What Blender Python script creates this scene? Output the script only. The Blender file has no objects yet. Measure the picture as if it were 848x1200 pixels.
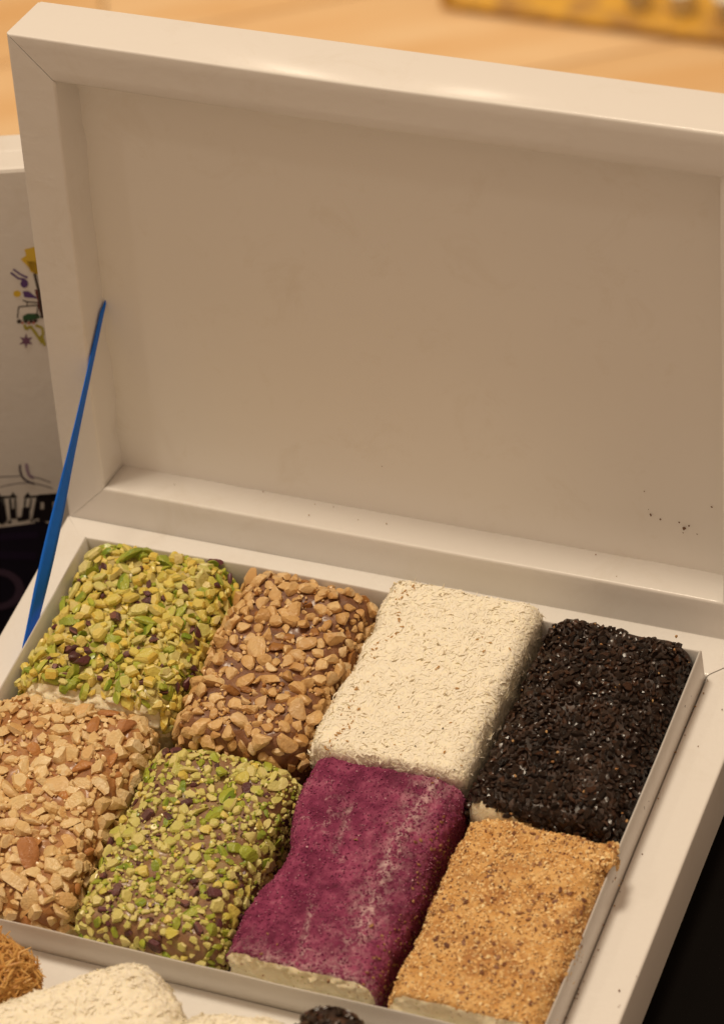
import bpy, bmesh, math, random
import numpy as np
from mathutils import Vector, Matrix, Euler

scene = bpy.context.scene
W = 0.26                                    # outer width of the gift box in metres
rng = np.random.default_rng(11)
random.seed(5)

# ------------------------------------------------------------------ camera
cam_pos = np.array([2.15235, -2.88599, 3.58448]) * W
cr = np.array([0.92067143, 0.3599867, -0.15090953])
cu = np.array([-0.16855431, 0.7153564, 0.67812584])
cf = np.array([-0.35207038, 0.59889464, -0.71928552])
cd = bpy.data.cameras.new('camera')
cd.sensor_fit = 'VERTICAL'; cd.sensor_height = 24.0
cd.lens = 24.0 * 4338.87 / 1200.0
cd.clip_start = 0.05; cd.clip_end = 50
cd.dof.use_dof = True
cd.dof.focus_distance = float((np.array([.5, -.25, .05]) * W - cam_pos) @ cf)
cd.dof.aperture_fstop = 9.0
cam = bpy.data.objects.new('camera', cd); scene.collection.objects.link(cam)
M = Matrix.Identity(4)
for i in range(3):
    M[i][0], M[i][1], M[i][2], M[i][3] = cr[i], cu[i], -cf[i], cam_pos[i]
cam.matrix_world = M
scene.camera = cam

# ------------------------------------------------------------------ light (warm indoor shop light, plus an added floor fill)
world = bpy.data.worlds.new('World'); scene.world = world; world.use_nodes = True
bg = world.node_tree.nodes['Background']
bg.inputs[0].default_value = (1.0, 0.67, 0.425, 1); bg.inputs[1].default_value = 0.445
def area(name, loc, target, sx, sy, power, col):
    l = bpy.data.lights.new(name, 'AREA'); l.shape = 'RECTANGLE'; l.size = sx; l.size_y = sy
    l.energy = power; l.color = col
    o = bpy.data.objects.new(name, l); scene.collection.objects.link(o)
    o.location = loc
    o.rotation_euler = (Vector(target) - Vector(loc)).to_track_quat('-Z', 'Y').to_euler()
    return o
WARM = (1.0, 0.84, 0.63)
area('ceiling_panel_light', (-0.35, 0.50, 2.9), (0.1, -0.1, 0), 0.62, 0.45, 54, WARM)
area('ceiling_spotlight', (-0.75, 2.3, 1.25), (0.1, 0.05, 0.15), 0.04, 0.04, 0.35, WARM)
area('ceiling_spotlight', (-0.93, 2.3, 1.22), (0.05, 0.05, 0.15), 0.04, 0.04, 0.35, WARM)
area('ceiling_spotlight', (0.05, 2.3, 1.75), (0.1, 0, 0.1), 0.05, 0.05, 0.5, WARM)
area('ceiling_spotlight', (-0.9, -0.5, 1.9), (0.13, -0.05, 0.05), 0.10, 0.10, 1.6, WARM)
area('floor_fill_light', (-0.55, 1.35, 0.12), (-0.55, 1.35, -0.88), 0.9, 0.6, 5.2, (1.0, 0.80, 0.56))  # added fill, not a lamp of the shop: brightens the floor behind, out of view
scene.view_settings.view_transform = 'Standard'
scene.view_settings.look = 'None'
scene.view_settings.exposure = 0.0
scene.view_settings.gamma = 1.0

# ------------------------------------------------------------------ helpers
def link(o, parent=None):
    scene.collection.objects.link(o)
    if parent: o.parent = parent
    return o
def tag(o, label=None, cat=None, group=None, kind=None):
    if label: o['label'] = label
    if cat: o['category'] = cat
    if group: o['group'] = group
    if kind: o['kind'] = kind
    return o
def empty(name, loc=(0, 0, 0)):
    o = bpy.data.objects.new(name, None); o.location = loc; o.empty_display_size = .01
    return link(o)
def meshobj(name, verts, faces, mats, parent=None, smooth=True, mi=None):
    me = bpy.data.meshes.new(name)
    me.from_pydata([tuple(map(float, v)) for v in verts], [], [tuple(map(int, f)) for f in faces])
    for m in (mats if isinstance(mats, (list, tuple)) else [mats]): me.materials.append(m)
    if mi is not None: me.polygons.foreach_set('material_index', np.asarray(mi, dtype=np.int32))
    me.polygons.foreach_set('use_smooth', [smooth] * len(me.polygons))
    me.update()
    o = bpy.data.objects.new(name, me)
    return link(o, parent)
def sharpen(me, ang=35):
    bm = bmesh.new(); bm.from_mesh(me)
    bmesh.ops.recalc_face_normals(bm, faces=bm.faces)
    for e in bm.edges:
        if len(e.link_faces) == 2 and e.calc_face_angle(0) > math.radians(ang): e.smooth = False
    bm.to_mesh(me); bm.free()

# numpy gradient-free value noise
_perm = np.random.default_rng(3).random((64, 64, 64))
def vnoise(P):
    P = np.asarray(P); i = np.floor(P).astype(int); f = P - i; f = f * f * (3 - 2 * f)
    def g(a, b, c): return _perm[(i[:, 0] + a) & 63, (i[:, 1] + b) & 63, (i[:, 2] + c) & 63]
    x, y, z = f[:, 0], f[:, 1], f[:, 2]
    a = g(0,0,0)*(1-x)+g(1,0,0)*x; b = g(0,1,0)*(1-x)+g(1,1,0)*x
    c = g(0,0,1)*(1-x)+g(1,0,1)*x; d = g(0,1,1)*(1-x)+g(1,1,1)*x
    return ((a*(1-y)+b*y)*(1-z) + (c*(1-y)+d*y)*z) * 2 - 1
def fbm(P, scale, octv=4, gain=.5):
    P = np.asarray(P) * scale + 17.3; s = 0; a = 1
    for _ in range(octv):
        s = s + a * vnoise(P); P = P * 2.03 + 5.1; a *= gain
    return s

# ---- node material builder
class NT:
    def __init__(s, name):
        s.m = bpy.data.materials.new(name); s.m.use_nodes = True
        s.t = s.m.node_tree; s.n = s.t.nodes; s.b = s.n['Principled BSDF']
        s.tc = s.n.new('ShaderNodeTexCoord')
    def lk(s, a, b): s.t.links.new(a, b)
    def noise(s, scale, detail=4, rough=.5, dist=0, coord=None, vec=None):
        n = s.n.new('ShaderNodeTexNoise'); n.inputs['Scale'].default_value = scale
        n.inputs['Detail'].default_value = detail; n.inputs['Roughness'].default_value = rough
        n.inputs['Distortion'].default_value = dist
        s.lk(vec if vec else s.tc.outputs['Object'], n.inputs['Vector']); return n.outputs['Fac']
    def voro(s, scale, feature='F1', out='Distance', rnd=1.0):
        n = s.n.new('ShaderNodeTexVoronoi'); n.feature = feature; n.inputs['Scale'].default_value = scale
        n.inputs['Randomness'].default_value = rnd
        s.lk(s.tc.outputs['Object'], n.inputs['Vector']); return n.outputs[out]
    def ramp(s, fac, stops, interp='LINEAR'):
        n = s.n.new('ShaderNodeValToRGB'); cr_ = n.color_ramp; cr_.interpolation = interp
        while len(cr_.elements) < len(stops): cr_.elements.new(.5)
        for e, (p, c) in zip(cr_.elements, stops):
            e.position = p; e.color = (*c, 1) if len(c) == 3 else c
        s.lk(fac, n.inputs[0]); return n.outputs['Color']
    def mix(s, fac, a, b, mode='MIX'):
        n = s.n.new('ShaderNodeMix'); n.data_type = 'RGBA'; n.blend_type = mode
        for v, k in ((fac, 0), (a, 6), (b, 7)):
            if hasattr(v, 'is_output'): s.lk(v, n.inputs[k])
            else: n.inputs[k].default_value = v if k == 0 else (*v, 1)
        return n.outputs[2]
    def math(s, op, a, b=0.0):
        n = s.n.new('ShaderNodeMath'); n.operation = op
        for v, k in ((a, 0), (b, 1)):
            if hasattr(v, 'is_output'): s.lk(v, n.inputs[k])
            else: n.inputs[k].default_value = v
        return n.outputs[0]
    def rnd(s):
        g = s.n.new('ShaderNodeNewGeometry'); o = s.n.new('ShaderNodeObjectInfo')
        return s.math('FRACT', s.math('ADD', g.outputs['Random Per Island'], o.outputs['Random']))
    def attr(s, name):
        n = s.n.new('ShaderNodeAttribute'); n.attribute_name = name; return n.outputs['Fac']
    def bump(s, h, strength=.3, dist=.001, prev=None):
        n = s.n.new('ShaderNodeBump'); n.inputs['Strength'].default_value = strength
        n.inputs['Distance'].default_value = dist; s.lk(h, n.inputs['Height'])
        if prev: s.lk(prev, n.inputs['Normal'])
        s.lk(n.outputs[0], s.b.inputs['Normal']); return n.outputs[0]
    def set(s, color=None, rough=.5, spec=.5, sss=0, coat=0, coat_rough=.2, sheen=0):
        if color is not None:
            if hasattr(color, 'is_output'): s.lk(color, s.b.inputs['Base Color'])
            else: s.b.inputs['Base Color'].default_value = (*color, 1)
        if hasattr(rough, 'is_output'): s.lk(rough, s.b.inputs['Roughness'])
        else: s.b.inputs['Roughness'].default_value = rough
        s.b.inputs['Specular IOR Level'].default_value = spec
        if sss:
            s.b.inputs['Subsurface Weight'].default_value = sss
            s.b.inputs['Subsurface Radius'].default_value = (1, .7, .4)
            s.b.inputs['Subsurface Scale'].default_value = .0015
        s.b.inputs['Coat Weight'].default_value = coat; s.b.inputs['Coat Roughness'].default_value = coat_rough
        if sheen: s.b.inputs['Sheen Weight'].default_value = sheen
        return s.m

def m_card(name, base, rough=.42, bump=.16, coat=.35):
    t = NT(name)
    n1 = t.noise(9, 5, .6); n2 = t.noise(480, 3, .6); n3 = t.noise(38, 4, .7)
    col = t.mix(t.math('MULTIPLY', n1, .9), base, tuple(c * .93 for c in base))
    smudge = t.ramp(t.noise(42, 6, .75, .6), [(.54, (1, 1, 1)), (.74, (.90, .87, .82))])
    col = t.mix(.55, col, smudge, 'MULTIPLY')
    r = t.math('ADD', rough - .08, t.math('MULTIPLY', n3, .22))
    b = t.bump(n3, .10, .002)
    b = t.bump(n2, bump, .0004, b)
    return t.set(col, r, .5, coat=coat, coat_rough=.12)
M_CARD = m_card('white_cardboard', (.80, .785, .765))
M_LINER = m_card('liner_cardboard', (.78, .765, .745), rough=.42)
M_PANEL = m_card('lid_panel_paper', (.87, .86, .835), rough=.6, bump=.08, coat=0)

# ------------------------------------------------------------------ cardboard rails
def rail(name, mat, O, ea, ei, en, L, f, T, d, parent, wav=.0004, seed=0, gap=.00012, rho=.0011, belly=0):
    """mitred hollow cardboard rail. ea along, ei inward across the face, en out of the face."""
    O, ea, ei, en = map(np.array, (O, ea, ei, en))
    prof = [(0, -T)]
    for k in range(5):
        a = math.pi / 2 * k / 4
        prof.append((rho - rho * math.cos(a), -rho + rho * math.sin(a)))
    for k in range(1, 4): prof.append((rho + (f - 2 * rho) * k / 4, 0))
    for k in range(5):
        a = math.pi / 2 * k / 4
        prof.append((f - rho + rho * math.sin(a), -rho + rho * math.cos(a)))
    prof.append((f, -d * .5)); prof.append((f, -d))
    N = 70; V = []; F = []
    for i in range(N + 1):
        t0 = i / N
        for j, (a, h) in enumerate(prof):
            s = a + gap + (L - 2 * a - 2 * gap) * t0
            nz = vnoise(np.array([[s * 130 + seed, j * .3, seed * 1.7]]))[0]
            nl = vnoise(np.array([[s * 14 + seed, j * .12, seed * 2.7]]))[0]
            aa = a + (wav * nz if j == len(prof) - 1 else 0) + nl * .00035
            hh = h + nl * .0003 + belly * math.sin(math.pi * t0) * (1 if h > -T * .5 else 0)
            V.append(O + ea * s + ei * aa + en * hh)
    n = len(prof)
    for i in range(N):
        for j in range(n - 1):
            q = i * n + j
            F.append((q, q + n, q + n + 1, q + 1))
    # closing faces: mitre ends and hidden back
    F.append(tuple(range(n))); F.append(tuple(reversed(range(N * n, N * n + n))))
    for i in range(N): F.append((i * n + n - 1, (i + 1) * n + n - 1, (i + 1) * n, i * n))
    me_o = meshobj(name, V, F, mat, parent)
    sharpen(me_o.data, 50)
    return me_o

r_ = .06457 * W; h_ = .049 * W; H_ = .73875 * W; f_ = .06163 * W; d_ = .05993 * W; T_ = .08105 * W
al = .23633; Dy = .7494 * W; B_ = .08082 * W; yf = .68485 * W
vv = np.array([0, math.sin(al), math.cos(al)]); nn = np.array([0, -math.cos(al), math.sin(al)])
X = np.array([1., 0, 0]); Y = np.array([0., 1, 0]); Z = np.array([0., 0, 1])

box = empty('gift_box', (0, 0, 0))
tag(box, 'open white cardboard gift box with raised lid, holding eight nut and coconut rolls', 'gift box')
# base
rail('base_rail', M_CARD, (0, 0, 0), X, -Y, Z, W, r_, B_, B_, box, 0, 1)
rail('base_rail', M_CARD, (W, 0, 0), -Y, -X, Z, Dy, r_, B_, B_, box, 0, 2)
rail('base_rail', M_CARD, (W, -Dy, 0), -X, Y, Z, W, r_, B_, B_, box, 0, 3)
rail('base_rail', M_CARD, (0, -Dy, 0), Y, X, Z, Dy, r_, B_, B_, box, 0, 4)
# lid
lidO = np.array([0, -.0004, -.0016])
TLp = lidO + vv * H_
T_ = .090 * W
lr = [rail('lid_rail', M_CARD, lidO, X, vv, nn, W, f_, T_, d_, box, .0003, 5),
      rail('lid_rail', M_CARD, lidO + X * W, vv, -X, nn, H_, f_, T_, d_, box, .0003, 6),
      rail('lid_rail', M_CARD, TLp + X * W, -X, -vv, nn, W, f_, T_, d_, box, .0003, 7, belly=.0012),
      rail('lid_rail', M_CARD, TLp, -vv, X, nn, H_, f_, T_, d_, box, .0014, 8)]
def slab(name, mat, O, a, b, n, th, parent, nx=1, ny=1, warp=0, seed=0):
    O, a, b, n = map(np.array, (O, a, b, n)); V = []; F = []
    for s in (0, -th):
        for i in range(nx + 1):
            for j in range(ny + 1):
                u, v = i / nx, j / ny
                w = 0
                if warp: w = warp * vnoise(np.array([[u * 3 + seed, v * 2.5, seed * 1.3]]))[0] * math.sin(math.pi * u) ** .5 * math.sin(math.pi * v) ** .5
                V.append(O + a * u + b * v + n * (s + w))
    m = (nx + 1) * (ny + 1)
    for i in range(nx):
        for j in range(ny):
            q = i * (ny + 1) + j
            F.append((q, q + ny + 1, q + ny + 2, q + 1)); F.append((m + q + 1, m + q + ny + 2, m + q + ny + 1, m + q))
    for i in range(nx):
        for j in (0, ny):
            q = i * (ny + 1) + j; F.append((q, q + ny + 1, m + q + ny + 1, m + q) if j else (q + ny + 1, q, m + q, m + q + ny + 1))
    for j in range(ny):
        for i in (0, nx):
            q = i * (ny + 1) + j; F.append((q + 1, q, m + q, m + q + 1) if i else (q, q + 1, m + q + 1, m + q))
    o = meshobj(name, V, F, mat, parent); sharpen(o.data, 40); return o
slab('lid_panel', M_PANEL, lidO + X * (f_ - .002) + vv * (f_ - .002) - nn * (d_ - .0001), X * (W - 2 * f_ + .004), vv * (H_ - 2 * f_ + .004), nn, .0015, box, 60, 50, .0013, 4)
slab('lid_back', M_CARD, lidO + X * .0004 + vv * .0004 - nn * (T_ + .0001), X * (W - .0008), vv * (H_ - .0008), nn, .0012, box)
# liner tray
zb = -B_ + .002
th = .0007
def wall(name, A, Bp, ztop, seed, inward, amp=.0005, bow=0):
    """thin upright cardboard wall between plan points A and Bp."""
    A = np.array(A, float); Bp = np.array(Bp, float); e = Bp - A; L = np.linalg.norm(e); N = 60
    inw = np.array(inward, float); V = []; F = []
    for i in range(N + 1):
        u = i / N; p0 = A + e * u
        wob = vnoise(np.array([[u * L * 60 + seed, 3.1, seed]]))[0]
        zt = (ztop(u) if callable(ztop) else ztop) + amp * wob
        off = inw * (bow * math.sin(math.pi * u) + .0003 * vnoise(np.array([[u * L * 25, seed, 9.]]))[0])
        for q, z in ((0, zb), (0, 0), (0, zt - .0003), (th * .5, zt), (th, zt - .0003), (th, zb)):
            k = 0 if z == zb else (.3 if z == 0 else 1)
            pp = p0 + inw * q + off * k
            V.append((pp[0], pp[1], z))
    n = 6
    for i in range(N):
        for j in range(n - 1):
            q = i * n + j; F.append((q, q + n, q + n + 1, q + 1))
    F.append(tuple(range(n))); F.append(tuple(reversed(range(N * n, N * n + n))))
    o = meshobj(name, V, F, M_LINER, box); sharpen(o.data, 60); return o
g = .0004
x0, x1, y0, y1 = r_ + g, W - r_ - g, -r_ - g, -yf
wall('liner_wall', (x0, y0, 0), (x1, y0, 0), lambda u: h_ - .0014 * max(0, 1 - u * 3.5), 1, (0, -1, 0), .0002)
wall('liner_wall', (x0, y1, 0), (x0, y0 - th, 0), lambda u: h_ + .0004 - .0012 * max(0, u * 4 - 3), 2, (1, 0, 0), .0002, bow=.0012)
wall('liner_wall', (x1, y0 - .0002, 0), (x1, y1, 0), lambda u: h_ + .0002, 3, (-1, 0, 0), .0003)
wall('liner_wall', (x1 - th, y1, 0), (x0 + th, y1, 0), lambda u: h_, 4, (0, 1, 0), .0003)
slab('liner_floor', M_LINER, (x0, y1, zb + .0006), X * (x1 - x0), Y * (y0 - y1), Z, .0008, box)

# stains on the lid panel
t = NT('crumb_stain'); M_STAIN = t.set((.16, .08, .04), .7)
def face_pt(a, b, off=0.0): return lidO + X * a + vv * b - nn * (d_ - off)
V = []; F = []
for (a, b, s) in [(.868, .125, .0011), (.861, .133, .0006), (.874, .131, .0007), (.866, .118, .0005), (.823, .137, .0008), (.836, .133, .0006), (.82, .145, .0004), (.905, .166, .0007), (.815, .172, .0005), (.93, .137, .0005), (.45, .138, .0003), (.885, .12, .0004)]:
    c = face_pt(a * W, b * W, .0009); k0 = len(V)
    for k in range(7):
        an = k / 7 * 2 * math.pi; rr = s * .62 * random.uniform(.4, 1.2)
        V.append(c + X * rr * math.cos(an) + vv * rr * 1.1 * math.sin(an))
    V.append(c + nn * s * .3)
    for k in range(7): F.append((k0 + k, k0 + (k + 1) % 7, k0 + 7))
tag(meshobj('crumb_stain', V, F, M_STAIN, box), kind='stuff')

# ------------------------------------------------------------------ ribbon (glued between lid and base on the left)
t = NT('blue_ribbon')
w1 = t.n.new('ShaderNodeTexWave'); w1.inputs['Scale'].default_value = 900; t.lk(t.tc.outputs['UV'], w1.inputs['Vector'])
M_RIB = t.set(t.mix(t.noise(300, 3), (.004, .13, .70), (.008, .17, .80)), .5, .25)
t.bump(t.noise(2500, 2), .35, .0003)
topA = lidO + X * (f_ + .0006) + vv * .322 * W - nn * (d_ - .0012)
botA = np.array([r_ - .0010, -.272 * W, .003])
N = 48; V = []; F = []
axis = (botA - topA); axis /= np.linalg.norm(axis)
inpl = np.cross(axis, X); inpl /= np.linalg.norm(inpl)           # in-plane perpendicular (towards camera/up)
side = np.cross(axis, inpl)
for i in range(N + 1):
    s = i / N
    wdt = .0064 * (.42 + .58 * min(1, s * 1.25))
    ph = math.radians(62 * math.sin(math.pi * min(1, max(0, (s - .0) / .55))) * (1 if s < .55 else 0))
    ph = math.radians(24) * math.exp(-((s - .65) / .22) ** 2)
    wd = inpl * math.cos(ph) + side * math.sin(ph)
    c = topA + (botA - topA) * s + np.array([0, 0, -.0008 * math.sin(math.pi * s)])
    # shear the ends so that they meet the seam and the groove
    for k in range(5):
        q = (k / 4 - .5)
        sh = 0
        if s < .12: sh = (1 - s / .12) * q * .007
        if s > .80: sh = (s - .80) / .20 * q * (-.011)
        V.append(c + wd * wdt * q + axis * sh)
for i in range(N):
    for k in range(4): F.append((i * 5 + k, i * 5 + k + 1, i * 5 + k + 6, i * 5 + k + 5))
rib = meshobj('ribbon', V, F, M_RIB, box)
sm = rib.modifiers.new('thick', 'SOLIDIFY'); sm.thickness = .00025; sm.offset = 0

# ------------------------------------------------------------------ rolls
def rbox_np(hx, hy, hz, rho, cell):
    """rounded box skin: vertices, quads, unit normals."""
    rho = np.array(rho); h = np.array([hx, hy, hz]); keys = {}; P = []; Fq = []
    n = [max(4, int(2 * a / cell)) for a in h]
    allp = []; allf = []; base = 0
    for ax in range(3):
        a, b = (ax + 1) % 3, (ax + 2) % 3
        for sgn in (-1, 1):
            if ax == 2 and sgn == -1: na, nb = 4, 4
            na, nb = n[a], n[b]
            ga, gb = np.meshgrid(np.linspace(-1, 1, na + 1), np.linspace(-1, 1, nb + 1), indexing='ij')
            p = np.zeros((ga.size, 3)); p[:, a] = ga.ravel() * h[a]; p[:, b] = gb.ravel() * h[b]; p[:, ax] = sgn * h[ax]
            idx = np.arange(ga.size).reshape(na + 1, nb + 1) + base
            q = np.stack([idx[:-1, :-1], idx[1:, :-1], idx[1:, 1:], idx[:-1, 1:]], -1).reshape(-1, 4)
            if sgn < 0: q = q[:, ::-1]
            allp.append(p); allf.append(q); base += ga.size
    P = np.concatenate(allp); Fq = np.concatenate(allf)
    key = np.round(P / 1e-6).astype(np.int64)
    _, first, inv = np.unique(key, axis=0, return_index=True, return_inverse=True)
    P = P[first]; Fq = inv.ravel()[Fq]
    q = np.clip(P, -(h - rho), h - rho); dd = (P - q) / rho
    dd /= np.linalg.norm(dd, axis=1)[:, None]
    pos = q + rho * dd; nr = dd / rho; nr /= np.linalg.norm(nr, axis=1)[:, None]
    return pos, Fq, nr

def roll_base(spec, cell, low, fine, seed, top_sag=0):
    xa, xb, ya, yb, zt, rx, ry, rz, rot = spec
    hx, hy = (xb - xa) * W / 2, (ya - yb) * W / 2
    zbm = -.0735 * W; hz = (zt * W - zbm) / 2
    P, F, Nn = rbox_np(hx, hy, hz, (rx * W, ry * W, rz * W), cell)
    off = np.array([seed * 3.1, seed * 1.7, 0])
    upw = np.clip((P[:, 2] + hz) / (hz), 0, 1)
    P = P + Nn * (low * fbm(P + off, 55, 3) * upw)[:, None]
    P = P + np.stack([.0012 * vnoise(P * np.array([0, 40, 0]) + off * 7) * 1., np.zeros(len(P)), np.zeros(len(P))], 1)
    if fine: P = P + Nn * fine(P, off)[:, None]
    centre = np.array([(xa + xb) * W / 2, (ya + yb) * W / 2, zbm + hz])
    R = np.array(Matrix.Rotation(math.radians(rot), 3, 'Z'))
    return P @ R.T + centre, F, Nn @ R.T, centre

def add_attr(o, name, vals):
    a = o.data.attributes.new(name, 'FLOAT', 'POINT'); a.data.foreach_set('value', np.asarray(vals, dtype=np.float32))

def sample(P, F, Nn, count, mind, zmin, seed, ok=None, size_jit=.25):
    r = np.random.default_rng(seed)
    tri = np.concatenate([F[:, [0, 1, 2]], F[:, [0, 2, 3]]])
    c = P[tri].mean(1); keep = c[:, 2] > zmin
    tri = tri[keep]
    a = np.linalg.norm(np.cross(P[tri[:, 1]] - P[tri[:, 0]], P[tri[:, 2]] - P[tri[:, 0]]), axis=1)
    ids = r.choice(len(tri), count * 14, p=a / a.sum())
    uv = r.random((len(ids), 2)); fl = uv.sum(1) > 1; uv[fl] = 1 - uv[fl]
    t_ = tri[ids]
    pts = P[t_[:, 0]] + (P[t_[:, 1]] - P[t_[:, 0]]) * uv[:, :1] + (P[t_[:, 2]] - P[t_[:, 0]]) * uv[:, 1:]
    nrm = Nn[t_].mean(1); nrm /= np.linalg.norm(nrm, axis=1)[:, None]
    grid = {}; out = []
    for p, n in zip(pts, nrm):
        if ok is not None and not ok(p, n): continue
        sc = 1 + size_jit * (r.random() * 2 - 1)
        md = mind * sc
        k = tuple((p / mind).astype(int)); bad = False
        for dx in (-1, 0, 1):
            for dy in (-1, 0, 1):
                for dz in (-1, 0, 1):
                    for (p2, s2) in grid.get((k[0] + dx, k[1] + dy, k[2] + dz), ()):
                        if np.sum((p - p2) ** 2) < (md * .5 + s2 * .5) ** 2: bad = True; break
                    if bad: break
                if bad: break
            if bad: break
        if bad: continue
        grid.setdefault(k, []).append((p, md)); out.append((p, n, sc))
        if len(out) >= count: break
    return out

# ---- chunk meshes (unit size about 1)
def ico(sub=1):
    bm = bmesh.new(); bmesh.ops.create_icosphere(bm, subdivisions=sub + 0, radius=.5)
    V = np.array([v.co[:] for v in bm.verts]); F = [tuple(v.index for v in f.verts) for f in bm.faces]; bm.free()
    return V, F
ICO2 = ico(2); ICO1 = ico(1)
def chunk_mesh(name, mat, r, dims, cuts, jit=.06, src=None, flat=False, lo=.14, hi=.32):
    V, F = src or ICO2; V = V.copy()
    V *= 1 + jit * (r.random((len(V), 1)) * 2 - 1)
    for _ in range(cuts + (2 if src is None else 0)):
        n = r.normal(size=3); n /= np.linalg.norm(n); dist = r.uniform(lo, hi)
        dd = V @ n - dist; m = dd > 0
        V[m] -= np.outer(dd[m] * .97, n)
    V *= np.array(dims)
    me = bpy.data.meshes.new(name); me.from_pydata(V.tolist(), [], F); me.materials.append(mat)
    me.polygons.foreach_set('use_smooth', [not flat] * len(me.polygons)); sharpen(me, 24)
    return me
def chip_mesh(name, mat, r, dims, npts=7, jit=.2):
    """flat irregular chip with a bevelled rim."""
    npts = int(r.integers(5, 8)); jit = .38
    ang = np.sort(np.linspace(0, 2 * np.pi, npts, endpoint=False) + r.uniform(-.3, .3, npts))
    rad = .5 * (1 - jit * r.random(npts))
    ring = np.stack([np.cos(ang) * rad, np.sin(ang) * rad], 1)
    V = []; F = []
    lv = [(.80, -.5), (1.0, -.22), (1.0, .2), (.74, .5)]
    for s, z in lv:
        tilt = r.uniform(-.08, .08, 2)
        for p in ring: V.append((p[0] * s, p[1] * s, z + p @ tilt))
    for l in range(3):
        for k in range(npts):
            F.append((l * npts + k, l * npts + (k + 1) % npts, (l + 1) * npts + (k + 1) % npts, (l + 1) * npts + k))
    V.append((0, 0, .56)); V.append((0, 0, -.5))
    for k in range(npts): F.append((3 * npts + k, 3 * npts + (k + 1) % npts, 4 * npts)); F.append(((k + 1) % npts, k, 4 * npts + 1))
    V = np.array(V) * np.array(dims)
    me = bpy.data.meshes.new(name); me.from_pydata(V.tolist(), [], F); me.materials.append(mat)
    me.polygons.foreach_set('use_smooth', [True] * len(me.polygons)); sharpen(me, 26)
    return me
def basis(n, r, tilt):
    n = n + r.normal(size=3) * tilt; n /= np.linalg.norm(n)
    a = np.cross(n, r.normal(size=3)); a /= np.linalg.norm(a); b = np.cross(n, a)
    return np.stack([a, b, n], 1)
def place(name, root, pts, meshes, size, tilt, lift, seed, limit=300, weights=None, aspect=.2):
    """the largest-showing `limit` become parts of their own, the rest one stuff mesh."""
    r = np.random.default_rng(seed)
    items = []
    for p, n, sc in pts:
        k = r.choice(len(meshes), p=weights); s = size * sc * r.uniform(.8, 1.2)
        Mx = basis(n, r, tilt) * s * (1 + aspect * (r.random(3) * 2 - 1))
        view = cam_pos - p; view /= np.linalg.norm(view)
        items.append((sc * sc * max(.02, n @ view + .3), k, Mx, p + n * lift * s))
    items.sort(key=lambda t: -t[0])
    for sc, k, Mx, p in items[:limit]:
        o = bpy.data.objects.new(name, meshes[k])
        m4 = Matrix.Identity(4)
        for i in range(3):
            for j in range(3): m4[i][j] = Mx[i, j]
            m4[i][3] = p[i]
        o.matrix_world = m4; scene.collection.objects.link(o); o.parent = root
    rest = items[limit:]
    if rest: merge(name + '_rest', root, [(k, Mx, p) for _, k, Mx, p in rest], meshes)
def merge(name, root, items, meshes):
    src = []
    for me in meshes:
        v = np.empty(len(me.vertices) * 3); me.vertices.foreach_get('co', v)
        src.append((v.reshape(-1, 3), [tuple(p.vertices) for p in me.polygons], me.materials[0]))
    mats = []; [mats.append(s[2]) for s in src if s[2] not in mats]
    V = []; F = []; mi = []; b = 0
    for k, Mx, p in items:
        v, f, m = src[k]
        V.append(v @ Mx.T + p); F += [tuple(i + b for i in q) for q in f]; mi += [mats.index(m)] * len(f); b += len(v)
    V = np.concatenate(V)
    o = meshobj(name, V, F, mats, root, True, mi)
    o.data.set_sharp_from_angle(angle=math.radians(26))
    return tag(o, kind='stuff')

def m_nut(name, stops, skin=None, rough=.30, sss=.04, toast=None, coat=.0):
    t = NT(name); rd = t.rnd()
    col = t.ramp(rd, stops)
    if toast: col = t.mix(t.ramp(t.noise(1.1, 3, .6, .4), [(.42, (0, 0, 0)), (.66, (1, 1, 1))]), col, toast)
    col = t.mix(.6, col, t.ramp(t.noise(6, 4, .7), [(.3, (.86, .84, .80)), (.7, (1, 1, 1))]), 'MULTIPLY')
    if skin: col = t.mix(t.ramp(t.noise(.9, 2, .5), [(.60, (0, 0, 0)), (.68, (1, 1, 1))]), col, skin)
    m = t.set(col, rough, .45, sss=sss, coat=coat)
    t.bump(t.noise(5, 4, .6), .25, .12)
    return m
M_HAZ = m_nut('hazelnut', [(0, (.80, .55, .26)), (.35, (.70, .44, .18)), (.6, (.86, .64, .34)), (.8, (.58, .32, .11)), (1, (.90, .72, .44))], toast=(.60, .34, .12))
M_HAZD = m_nut('dark_toasted_hazelnut', [(0, (.36, .16, .045)), (1, (.48, .23, .075))])
M_PEA = m_nut('peanut', [(0, (.86, .68, .38)), (.3, (.80, .58, .28)), (.6, (.92, .76, .48)), (.85, (.72, .43, .16)), (1, (.88, .70, .42))], toast=(.76, .50, .21))
M_PEAD = m_nut('brown_almond', [(0, (.33, .13, .05)), (.5, (.60, .28, .09)), (1, (.42, .18, .07))])
M_PIY = m_nut('yellow_pistachio', [(0, (.80, .58, .10)), (.3, (.72, .62, .14)), (.55, (.84, .68, .22)), (.8, (.62, .56, .09)), (1, (.88, .76, .36))])
M_PIG = m_nut('green_pistachio', [(0, (.34, .42, .04)), (.3, (.46, .50, .06)), (.6, (.20, .30, .025)), (1, (.54, .56, .10))])
M_PIP = m_nut('pistachio_skin', [(0, (.13, .035, .045)), (.5, (.07, .03, .03)), (1, (.24, .10, .09))], rough=.35)
M_PALE = m_nut('pale_pistachio', [(0, (.70, .64, .20)), (.4, (.78, .70, .30)), (1, (.56, .56, .12))])

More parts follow.
